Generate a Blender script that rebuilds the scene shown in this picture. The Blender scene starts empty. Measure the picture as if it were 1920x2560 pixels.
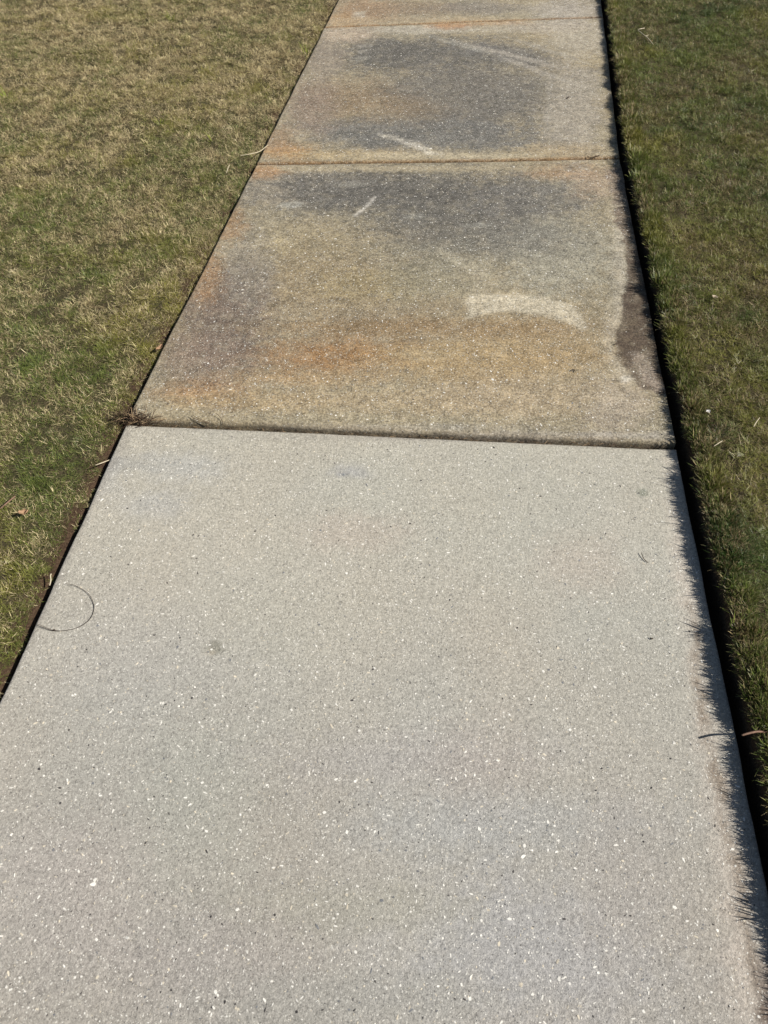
import bpy, math, random
import numpy as np
from mathutils import Matrix, Vector

scn = bpy.context.scene
COL = scn.collection
R = math.radians
rng = np.random.default_rng(7)
random.seed(7)

# ------------------------------------------------------------------ camera
CAM_H = 1.46
PITCH, ROLL, YAW = R(49.5), R(-3.0), R(9.2)
FPX = 1923.0                       # focal length in pixels of the 1920x2560 photograph
CAM_R = Matrix.Rotation(YAW, 3, 'Z') @ Matrix.Rotation(math.pi / 2 - PITCH, 3, 'X') @ Matrix.Rotation(ROLL, 3, 'Z')
cam = bpy.data.cameras.new('camera')
cam.sensor_fit = 'VERTICAL'
cam.sensor_height = 24.0
cam.sensor_width = 18.0
cam.lens = 24.0 * FPX / 2560.0
cam.clip_start = 0.01
cam.clip_end = 500
cam.dof.use_dof = True
cam.dof.focus_distance = 2.35
cam.dof.aperture_fstop = 7.0
camo = bpy.data.objects.new('camera', cam)
COL.objects.link(camo)
camo.matrix_world = Matrix.Translation((0, 0, CAM_H)) @ CAM_R.to_4x4()
scn.camera = camo

# ------------------------------------------------------------------ light
SUN_EL, SUN_AZ = R(38), R(-9)      # azimuth from +X towards +Y
sun_dir = Vector((math.cos(SUN_EL) * math.cos(SUN_AZ), math.cos(SUN_EL) * math.sin(SUN_AZ), math.sin(SUN_EL)))
w = bpy.data.worlds.new('World')
scn.world = w
w.use_nodes = True
nt = w.node_tree
bg = nt.nodes['Background']
sky = nt.nodes.new('ShaderNodeTexSky')
sky.sky_type = 'NISHITA'
sky.sun_disc = False
sky.sun_elevation = SUN_EL
sky.sun_rotation = math.pi / 2 - SUN_AZ
nt.links.new(sky.outputs[0], bg.inputs[0])
bg.inputs[1].default_value = 0.05
sl = bpy.data.lights.new('sun', 'SUN')
sl.energy = 5.0
sl.angle = R(0.5)
sl.color = (1.0, 0.955, 0.89)
so = bpy.data.objects.new('sun', sl)
COL.objects.link(so)
so.location = sun_dir * 20
so.rotation_euler = sun_dir.to_track_quat('Z', 'Y').to_euler()
scn.view_settings.view_transform = 'Standard'
scn.view_settings.look = 'None'
scn.view_settings.exposure = 0.27
scn.view_settings.gamma = 1.0
scn.view_settings.use_curve_mapping = False


# ------------------------------------------------------------------ helpers
def at(px, py, z=0.0):
    """point of the place at height z seen at a pixel of the 1920x2560 photograph"""
    d = CAM_R @ Vector((px - 960.0, 1280.0 - py, -FPX))
    t = (z - CAM_H) / d.z
    return Vector((d.x * t, d.y * t, z))


def hash2(ix, iy, seed):
    h = (ix.astype(np.int64) * 374761393 + iy.astype(np.int64) * 668265263 + seed * 2147483647) & 0xffffffff
    h = ((h ^ (h >> 13)) * 1274126177) & 0xffffffff
    h = ((h ^ (h >> 16)) * 2246822519) & 0xffffffff
    return ((h ^ (h >> 15)) & 0xffffff) / float(0xffffff)


def vnoise(x, y, seed=0):
    x = np.asarray(x, float); y = np.asarray(y, float)
    ix = np.floor(x); iy = np.floor(y)
    fx = x - ix; fy = y - iy
    fx = fx * fx * (3 - 2 * fx); fy = fy * fy * (3 - 2 * fy)
    a = hash2(ix, iy, seed); b = hash2(ix + 1, iy, seed)
    c = hash2(ix, iy + 1, seed); d = hash2(ix + 1, iy + 1, seed)
    return (a * (1 - fx) + b * fx) * (1 - fy) + (c * (1 - fx) + d * fx) * fy


def fbm(x, y, sc, seed=0, octv=4):
    s = 0; a = 1.0; t = 0
    for o in range(octv):
        s = s + a * vnoise(np.asarray(x) * sc * 2 ** o + 17.3 * o, np.asarray(y) * sc * 2 ** o - 9.1 * o, seed + o)
        t += a; a *= 0.5
    return s / t            # 0..1


def sm(e0, e1, x):
    t = np.clip((x - e0) / (e1 - e0), 0, 1)
    return t * t * (3 - 2 * t)


def lin(r, g, b):
    f = lambda c: (c / 255 / 12.92) if c / 255 <= 0.04045 else ((c / 255 + 0.055) / 1.055) ** 2.4
    return np.array([f(r), f(g), f(b)])


def mesh_obj(name, V, F, mats, parent=None, mi=None, smooth=False, attrs=None):
    me = bpy.data.meshes.new(name)
    me.from_pydata(V if isinstance(V, list) else V.tolist(), [], F if isinstance(F, list) else F.tolist())
    for m in (mats if isinstance(mats, (list, tuple)) else [mats]):
        me.materials.append(m)
    if mi is not None:
        me.polygons.foreach_set('material_index', np.asarray(mi, dtype=np.int32))
    if smooth:
        me.polygons.foreach_set('use_smooth', np.ones(len(me.polygons), dtype=bool))
    for k, (typ, dat) in (attrs or {}).items():
        a = me.attributes.new(k, typ, 'POINT')
        if typ == 'FLOAT':
            a.data.foreach_set('value', np.asarray(dat, dtype=np.float32).ravel())
        else:
            a.data.foreach_set('color', np.asarray(dat, dtype=np.float32).ravel())
    me.update()
    o = bpy.data.objects.new(name, me)
    COL.objects.link(o)
    if parent:
        o.parent = parent
    return o


def tag(o, label=None, cat=None, group=None, kind=None):
    if label: o['label'] = label
    if cat: o['category'] = cat
    if group: o['group'] = group
    if kind: o['kind'] = kind
    return o


class N:
    """small node tree writer"""
    def __init__(s, name):
        s.m = bpy.data.materials.new(name); s.m.use_nodes = True
        s.t = s.m.node_tree; s.n = s.t.nodes; s.l = s.t.links
        s.bsdf = s.n['Principled BSDF']; s.out = s.n['Material Output']

    def node(s, typ, **kw):
        n = s.n.new(typ)
        for k, v in kw.items(): setattr(n, k, v)
        return n

    def set(s, sock, v):
        if isinstance(v, bpy.types.NodeSocket): s.l.new(v, sock)
        else: sock.default_value = v

    def math(s, op, a, b=0.0, c=None, clamp=False):
        n = s.node('ShaderNodeMath', operation=op, use_clamp=clamp)
        s.set(n.inputs[0], a); s.set(n.inputs[1], b)
        if c is not None: s.set(n.inputs[2], c)
        return n.outputs[0]

    def mix(s, f, a, b, mode='MIX'):
        n = s.node('ShaderNodeMix', data_type='RGBA', blend_type=mode)
        s.set(n.inputs[0], f); s.set(n.inputs[6], a); s.set(n.inputs[7], b)
        return n.outputs[2]

    def noise(s, vec, scale, detail=2, rough=0.5):
        n = s.node('ShaderNodeTexNoise'); s.set(n.inputs['Vector'], vec)
        n.inputs['Scale'].default_value = scale; n.inputs['Detail'].default_value = detail
        n.inputs['Roughness'].default_value = rough
        return n.outputs[0]

    def range(s, v, a, b, c, d):
        n = s.node('ShaderNodeMapRange'); n.clamp = True
        s.set(n.inputs[0], v)
        for i, x in enumerate((a, b, c, d)): n.inputs[i + 1].default_value = x
        return n.outputs[0]

    def pos(s):
        return s.node('ShaderNodeNewGeometry').outputs['Position']

    def attr(s, name, out='Color'):
        n = s.node('ShaderNodeAttribute', attribute_name=name)
        return n.outputs[out]


def rgba(c, g=None, b=None):
    if g is not None: c = (c, g, b)
    return (float(c[0]), float(c[1]), float(c[2]), 1.0)


# ------------------------------------------------------------------ materials
def concrete_material():
    k = N('sidewalk_concrete')
    p = k.pos()
    base = k.attr('stain')
    wear = k.attr('wear', 'Fac')           # 0 pale young concrete, 1 weathered
    # sand grain
    g1 = k.noise(p, 420, 3, 0.75)
    g2 = k.noise(p, 150, 2, 0.6)
    g3 = k.noise(p, 60, 3, 0.6)
    f = k.math('ADD', k.range(g1, 0.30, 0.70, 0.70, 1.30), k.range(g2, 0.3, 0.7, -0.13, 0.13))
    f = k.math('ADD', f, k.range(g3, 0.3, 0.7, -0.05, 0.05))
    # stronger mottling of the weathered slabs
    m = k.math('ADD', k.range(g2, 0.35, 0.65, -0.22, 0.22), k.range(g3, 0.32, 0.68, -0.18, 0.18))
    f = k.math('ADD', f, k.math('MULTIPLY', m, wear))
    cc = k.node('ShaderNodeCombineColor')
    for i in range(3): k.l.new(f, cc.inputs[i])
    col = k.mix(1.0, base, cc.outputs[0], 'MULTIPLY')
    # fine pale shell grit: small cells of a Voronoi pattern, one in several of them pale
    lum = k.node('ShaderNodeRGBToBW'); k.l.new(base, lum.inputs[0])
    show = k.range(lum.outputs[0], 0.07, 0.14, 0.1, 1.0)
    for sc, thr, rad, tint, amt in ((330, 0.80, 0.36, (0.74, 0.71, 0.62), 0.75), (190, 0.90, 0.30, (0.80, 0.77, 0.68), 0.85),
                                    (260, 0.90, 0.30, (0.09, 0.085, 0.08), 0.7)):  # last entry: dark cells, the shade of tiny pits put into the colour
        wv = k.node('ShaderNodeVectorMath', operation='ADD')
        nz = k.node('ShaderNodeTexNoise'); k.l.new(p, nz.inputs['Vector']); nz.inputs['Scale'].default_value = sc * 0.8
        sc2 = k.node('ShaderNodeVectorMath', operation='SCALE'); k.l.new(nz.outputs[1], sc2.inputs[0]); sc2.inputs['Scale'].default_value = 0.9 / sc
        k.l.new(p, wv.inputs[0]); k.l.new(sc2.outputs[0], wv.inputs[1])
        v = k.node('ShaderNodeTexVoronoi'); k.l.new(wv.outputs[0], v.inputs['Vector']); v.inputs['Scale'].default_value = sc
        sep = k.node('ShaderNodeSeparateColor'); k.l.new(v.outputs['Color'], sep.inputs[0])
        pick = k.math('GREATER_THAN', sep.outputs[0], thr)
        near = k.math('LESS_THAN', v.outputs['Distance'], rad)
        mask = k.math('MULTIPLY', k.math('MULTIPLY', k.math('MULTIPLY', pick, near), amt), show)
        if tint[0] > 0.5:
            col = k.mix(mask, col, k.mix(0.35, rgba(tint), col))
        else:
            col = k.mix(mask, col, rgba(tint))
    k.l.new(col, k.bsdf.inputs['Base Color'])
    k.bsdf.inputs['Roughness'].default_value = 0.88
    k.bsdf.inputs['Specular IOR Level'].default_value = 0.25
    b1 = k.node('ShaderNodeBump'); b1.inputs['Strength'].default_value = 1.0; b1.inputs['Distance'].default_value = 0.0012
    hgt = k.math('ADD', g1, k.math('MULTIPLY', g2, 1.2))
    k.l.new(hgt, b1.inputs['Height'])
    k.l.new(b1.outputs[0], k.bsdf.inputs['Normal'])
    return k.m


def simple(name, col, rough=0.7, var=0.25, scale=200, translucent=0.0, dark=None):
    k = N(name)
    tc = k.pos()
    n = k.noise(tc, scale, 3, 0.6)
    c2 = dark or tuple(x * (1 - var) for x in col)
    c1 = tuple(min(1, x * (1 + var)) for x in col)
    c = k.mix(k.range(n, 0.3, 0.7, 0, 1), rgba(c2), rgba(c1))
    k.l.new(c, k.bsdf.inputs['Base Color'])
    k.bsdf.inputs['Roughness'].default_value = rough
    k.bsdf.inputs['Specular IOR Level'].default_value = 0.3
    if translucent:
        tr = k.node('ShaderNodeBsdfTranslucent'); k.l.new(c, tr.inputs[0])
        mx = k.node('ShaderNodeMixShader'); mx.inputs[0].default_value = translucent
        k.l.new(k.bsdf.outputs[0], mx.inputs[1]); k.l.new(tr.outputs[0], mx.inputs[2])
        k.l.new(mx.outputs[0], k.out.inputs[0])
    return k.m


def grass_material(name, side):
    k = N(name)
    p = k.pos()
    rnd = k.attr('rnd', 'Fac')
    tip = k.attr('tip', 'Fac')
    oi = k.node('ShaderNodeObjectInfo').outputs['Random']
    r1 = k.math('FRACT', k.math('ADD', k.math('MULTIPLY', rnd, 7.31), k.math('MULTIPLY', oi, 3.7)))
    r2 = k.math('FRACT', k.math('ADD', k.math('MULTIPLY', rnd, 23.7), k.math('MULTIPLY', oi, 11.9)))
    r3 = k.math('FRACT', k.math('ADD', k.math('MULTIPLY', rnd, 57.1), k.math('MULTIPLY', oi, 29.3)))
    patch = k.noise(p, 3.2, 4, 0.6)
    patch2 = k.noise(p, 13.0, 3, 0.6)
    patch3 = k.noise(p, 1.7, 2, 0.5)
    sx = k.node('ShaderNodeSeparateXYZ'); k.l.new(p, sx.inputs[0])
    # share of dead straw blades
    d = k.math('ADD', k.range(patch, 0.38, 0.62, -0.24, 0.26), k.range(patch2, 0.38, 0.62, -0.20, 0.20))
    if side == 'left':
        far = k.range(sx.outputs[1], 1.4, 4.0, 0.0, 0.42)
        d = k.math('ADD', k.math('ADD', d, 0.36), far)
    else:
        d = k.math('ADD', d, 0.29)
    dead = k.math('LESS_THAN', r1, d)
    green = k.mix(r2, rgba(0.040, 0.075, 0.018), rgba(0.235, 0.285, 0.060))
    green = k.mix(k.range(patch3, 0.47, 0.60, 0, 0.85), green, k.mix(r3, rgba(0.24, 0.23, 0.045), rgba(0.36, 0.32, 0.07)))
    if side == 'right':
        straw = k.mix(k.math('POWER', r2, 1.6), rgba(0.08, 0.060, 0.028), rgba(0.56, 0.45, 0.23))
        green = k.mix(0.3, green, rgba(0.10, 0.13, 0.016))
        dk = k.noise(p, 2.6, 2, 0.5)
        green = k.mix(k.range(dk, 0.54, 0.66, 0, 0.7), green, rgba(0.035, 0.085, 0.020))
    else:
        straw = k.mix(r2, rgba(0.19, 0.145, 0.062), rgba(0.95, 0.80, 0.46))
    brown = k.mix(r3, rgba(0.06, 0.038, 0.02), rgba(0.16, 0.10, 0.05))
    straw = k.mix(k.math('GREATER_THAN', r3, 0.84), straw, brown)
    c = k.mix(dead, green, straw)
    # straw coloured tips on some blades; dull brown bases paint shade between them
    c = k.mix(k.math('MULTIPLY', k.math('GREATER_THAN', r3, 0.5), k.range(tip, 0.55, 1.0, 0, 0.75)), c, rgba(0.44, 0.36, 0.19))
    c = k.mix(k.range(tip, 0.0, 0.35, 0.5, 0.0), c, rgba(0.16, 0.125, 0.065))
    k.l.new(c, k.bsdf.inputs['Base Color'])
    k.bsdf.inputs['Roughness'].default_value = 0.45
    k.bsdf.inputs['Specular IOR Level'].default_value = 0.35
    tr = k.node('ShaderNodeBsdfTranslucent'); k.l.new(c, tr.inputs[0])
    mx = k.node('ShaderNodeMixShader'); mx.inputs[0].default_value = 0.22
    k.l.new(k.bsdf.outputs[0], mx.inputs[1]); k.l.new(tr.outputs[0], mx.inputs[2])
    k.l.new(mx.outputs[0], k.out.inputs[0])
    return k.m


def ground_material():
    k = N('soil_and_thatch')
    p = k.pos()
    bare = k.attr('bare', 'Fac')
    n1 = k.noise(p, 180, 4, 0.7); n2 = k.noise(p, 14, 4, 0.6)
    thatch = k.mix(k.range(n1, 0.35, 0.65, 0, 1), rgba(0.022, 0.018, 0.010), rgba(0.13, 0.105, 0.058))
    thatch = k.mix(k.range(n2, 0.4, 0.65, 0, 0.5), thatch, rgba(0.045, 0.052, 0.020))
    soil = k.mix(k.range(n1, 0.3, 0.7, 0, 1), rgba(0.024, 0.015, 0.009), rgba(0.115, 0.074, 0.046))
    c = k.mix(bare, thatch, soil)
    k.l.new(c, k.bsdf.inputs['Base Color'])
    k.bsdf.inputs['Roughness'].default_value = 0.95
    k.bsdf.inputs['Specular IOR Level'].default_value = 0.1
    b = k.node('ShaderNodeBump'); b.inputs['Strength'].default_value = 1.0; b.inputs['Distance'].default_value = 0.004
    k.l.new(n1, b.inputs['Height']); k.l.new(b.outputs[0], k.bsdf.inputs['Normal'])
    return k.m


M_CON = concrete_material()
M_GROUND = ground_material()
M_SHELL = simple('shell_white', (0.80, 0.77, 0.69), 0.5, 0.2, 60)
M_SHELL2 = simple('shell_tan', (0.66, 0.59, 0.46), 0.6, 0.25, 60)
M_PIT = simple('pit_shade', (0.055, 0.05, 0.048), 0.8, 0.5, 90)  # dark colour for flat flakes that paint the shade inside small pits
M_GREYSTONE = simple('grey_grit', (0.19, 0.195, 0.20), 0.7, 0.3, 90)
M_NEEDLE = simple('pine_needle_brown', (0.045, 0.03, 0.02), 0.5, 0.3, 300)
M_STRAW = simple('pale_straw', (0.62, 0.54, 0.38), 0.5, 0.2, 300, 0.15)
M_TWIG = simple('twig_brown', (0.20, 0.12, 0.08), 0.7, 0.3, 300)
M_LEAF = simple('dead_leaf_tan', (0.42, 0.26, 0.15), 0.6, 0.3, 150, 0.2)
M_LEAF2 = simple('dead_leaf_pale', (0.62, 0.52, 0.38), 0.6, 0.25, 150, 0.2)
M_ROOT = simple('dried_root', (0.070, 0.042, 0.026), 0.8, 0.5, 400)
M_ROOT2 = simple('dried_root_light', (0.30, 0.21, 0.12), 0.8, 0.4, 400)
M_JSOIL = simple('joint_soil_brown', (0.115, 0.070, 0.032), 0.95, 0.55, 260)
M_JSOIL3 = simple('joint_soil_dark', (0.028, 0.020, 0.014), 0.95, 0.6, 260)
M_WEED = simple('weed_bright_green', (0.23, 0.27, 0.04), 0.45, 0.35, 60, 0.25)
M_CHIP = simple('white_chip', (0.72, 0.71, 0.68), 0.6, 0.15, 200)

# ------------------------------------------------------------------ path outline
j3 = (at(318, 1056), at(1690, 1117))
j2 = (at(642, 411), at(1549, 397))
j1 = (at(812, 70), at(1508, 44))


def along(a, b, t): return a + (b - a) * t
rows = []
nL = Vector((j3[0].x + 0.030, -0.055, 0)); nR = Vector((j3[1].x + 0.022, -0.045, 0))
nL.x = at(0, 1754).x + (at(0, 1754).x - j3[0].x) * 0.75
nR.x = at(1894, 2100).x + (at(1894, 2100).x - j3[1].x) * 0.55
rows.append((nL + Vector((0.01, -1.55, 0)), nR + Vector((0.01, -1.55, 0))))
rows.append((nL, nR))
rows.append(j3); rows.append(j2); rows.append(j1)
for i in range(4):
    a, b = rows[-1]
    rows.append((a + Vector((0.012 + 0.01 * i, 1.575, 0)), b + Vector((0.028 + 0.01 * i, 1.575, 0))))
YL = np.array([r[0].y for r in rows]); XL = np.array([r[0].x for r in rows])
YR = np.array([r[1].y for r in rows]); XR = np.array([r[1].x for r in rows])


def edgeL(y): return np.interp(y, YL, XL)
def edgeR(y): return np.interp(y, YR, XR)


def ext(y, Y, X):
    y = np.asarray(y, float)
    v = np.interp(y, Y, X)
    v = np.where(y > Y[-1], X[-1] + (y - Y[-1]) * 0.015, v)
    return v


# ------------------------------------------------------------------ ground: one sheet out to the horizon
def ground_z(x, y, sL, sR):
    """lawn height: sL / sR distance outward from the path's left / right edge"""
    return None


def build_ground():
    ys = np.concatenate([[-60, -20, -8, -4, -2.5, -1.6], np.arange(-1.0, 7.2, 0.012), [7.6, 8.2, 9, 10, 11.5, 14, 20, 35, 60, 110, 200]])
    s = np.array([0.0, 0.004, 0.008, 0.011, 0.014, 0.018, 0.024, 0.028, 0.032, 0.036, 0.042, 0.055, 0.08, 0.12, 0.18, 0.26, 0.36, 0.5, 0.7, 0.95, 1.25, 1.6, 2.0, 2.5, 3.1, 3.8, 5, 7, 12, 25, 60, 150])
    cols_x = []; cols_z = []; cols_b = []
    und = lambda x, y: (fbm(x, y, 2.5, 31, 3) - 0.5) * 0.016 + (fbm(x, y, 14, 35, 2) - 0.5) * 0.010
    # left side, far to near the path
    pl = np.interp(s, [0, 0.006, 0.009, 0.014, 0.028, 0.05, 0.1, 160], [-0.07, -0.060, -0.034, -0.020, -0.012, -0.008, -0.004, -0.004])
    pr = np.interp(s, [0, 0.014, 0.022, 0.028, 0.034, 0.055, 0.1, 160], [-0.07, -0.060, -0.020, 0.014, 0.030, 0.036, 0.037, 0.037])
    eL = ext(ys, YL, XL); eR = ext(ys, YR, XR)
    jL = (fbm(ys, ys * 0, 18, 5, 3) - 0.5) * 0.014 - 0.001
    jR = (fbm(ys, ys * 0, 14, 9, 3) - 0.5) * 0.014
    for i in range(len(s) - 1, -1, -1):
        fade = 1.0 if 0.004 < s[i] < 0.3 else 0.0
        x = eL - s[i] - jL * fade * (s[i] > 0)
        x = np.minimum(x, eL)
        tt = sm(1.45, 1.9, ys) * (0.6 + 0.8 * fbm(ys, ys * 0, 7, 47, 3)).clip(0, 1)
        z = pl[i] * (1 - tt) + max(pl[i], -0.016) * tt + und(x, ys) * np.clip(s[i] / 0.05, 0, 1) + (fbm(x, ys, 60, 41, 2) - 0.5) * 0.006 * (s[i] > 0.008)
        if s[i] > 8: z = pl[i] + 0 * x
        cols_x.append(x); cols_z.append(z); cols_b.append(np.full(len(ys), 1.0 if s[i] <= 0.042 else (0.5 if s[i] < .07 else 0.0)))
    for i in range(len(s)):
        fade = 1.0 if 0.004 < s[i] < 0.3 else 0.0
        x = np.maximum(eR + s[i] + jR * fade, eR)
        z = pr[i] + und(x, ys) * np.clip(s[i] / 0.05, 0, 1) + (fbm(x, ys, 60, 43, 2) - 0.5) * 0.006 * (s[i] > 0.008)
        if s[i] > 8: z = pr[i] + 0 * x
        cols_x.append(x); cols_z.append(z); cols_b.append(np.full(len(ys), 1.0 if s[i] <= 0.037 else 0.0))
    X = np.array(cols_x).T; Z = np.array(cols_z).T; B = np.array(cols_b).T
    Yg = np.repeat(ys[:, None], X.shape[1], 1)
    V = np.stack([X, Yg, Z], -1).reshape(-1, 3)
    nr, nc = X.shape
    idx = np.arange(nr * nc).reshape(nr, nc)
    F = np.stack([idx[:-1, :-1], idx[:-1, 1:], idx[1:, 1:], idx[1:, :-1]], -1).reshape(-1, 4)
    o = mesh_obj('ground', V, F, M_GROUND, smooth=True, attrs={'bare': ('FLOAT', B.ravel())})
    tag(o, kind='structure')
    return o


build_ground()


# ------------------------------------------------------------------ stains of the slabs (pigment that stays in the concrete)
class Blob:
    """soft elliptical stain, given where it lies in the photograph (1659x2212 view) and turned into metres on the slab"""
    def __init__(s, cx, cy, rx, ry, col, st=1.0, soft=0.6, warp=0.25, rot=0.0):
        q = 1.15732
        c = at(cx * q, cy * q)
        co, si = math.cos(R(rot)), math.sin(R(rot))
        ax = at((cx + rx * co) * q, (cy + rx * si) * q) - c
        ay = at((cx - ry * si) * q, (cy + ry * co) * q) - c
        s.c = c; s.I = np.linalg.inv(np.array([[ax.x, ay.x], [ax.y, ay.y]]))
        s.col = lin(*col); s.st = st; s.soft = soft; s.warp = warp
        s.seed = int(cx * 7 + cy * 13) % 1000

    def apply(s, x, y, C):
        X = x - s.c.x; Y = y - s.c.y
        u = s.I[0, 0] * X + s.I[0, 1] * Y; v = s.I[1, 0] * X + s.I[1, 1] * Y
        m = (u * u + v * v) < 9
        if not m.any(): return
        u, v, xx, yy = u[m], v[m], x[m], y[m]
        n1 = fbm(xx, yy, 4.0, s.seed, 4) - 0.5; n2 = fbm(xx, yy, 18.0, s.seed + 5, 3) - 0.5
        n3 = fbm(xx, yy, 75.0, s.seed + 9, 2) - 0.5
        r = np.sqrt(u * u + v * v) + s.warp * (2.8 * n1 + 2.0 * n2) + min(1.0, s.warp * 4) * 0.9 * n3
        a = (1 - sm(1 - s.soft, 1 + s.soft, r)) * s.st
        C[m] = C[m] * (1 - a[:, None]) + s.col * a[:, None]


class Poly:
    """stain with a firm edge"""
    def __init__(s, pts, col, st=1.0, soft=0.008, warp=0.01, noise=0.0):
        q = 1.15732
        P = [at(a * q, b * q) for a, b in pts]
        s.P = np.array([[p.x, p.y] for p in P]); s.col = lin(*col); s.st = st; s.soft = soft; s.warp = warp; s.noise = noise

    def apply(s, x, y, C):
        lo = s.P.min(0) - 0.15; hi = s.P.max(0) + 0.15
        m = (x > lo[0]) & (x < hi[0]) & (y > lo[1]) & (y < hi[1])
        if not m.any(): return
        xx = x[m] + (fbm(x[m], y[m], 30, 71, 3) - 0.5) * 2 * s.warp
        yy = y[m] + (fbm(x[m], y[m], 30, 77, 3) - 0.5) * 2 * s.warp
        n = len(s.P); ins = np.zeros(len(xx), bool); dist = np.full(len(xx), 1e9)
        for i in range(n):
            x1, y1 = s.P[i]; x2, y2 = s.P[(i + 1) % n]
            cr = ((y1 > yy) != (y2 > yy)) & (xx < (x2 - x1) * (yy - y1) / (y2 - y1 + 1e-12) + x1)
            ins ^= cr
            t = np.clip(((xx - x1) * (x2 - x1) + (yy - y1) * (y2 - y1)) / ((x2 - x1) ** 2 + (y2 - y1) ** 2 + 1e-12), 0, 1)
            dist = np.minimum(dist, np.hypot(xx - x1 - t * (x2 - x1), yy - y1 - t * (y2 - y1)))
        sd = np.where(ins, dist, -dist)
        a = sm(-s.soft, s.soft, sd) * s.st
        if s.noise: a = a * (1 - s.noise * sm(0.4, 0.62, fbm(x[m], y[m], 40, 91, 3)))
        C[m] = C[m] * (1 - a[:, None]) + s.col * a[:, None]


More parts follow.
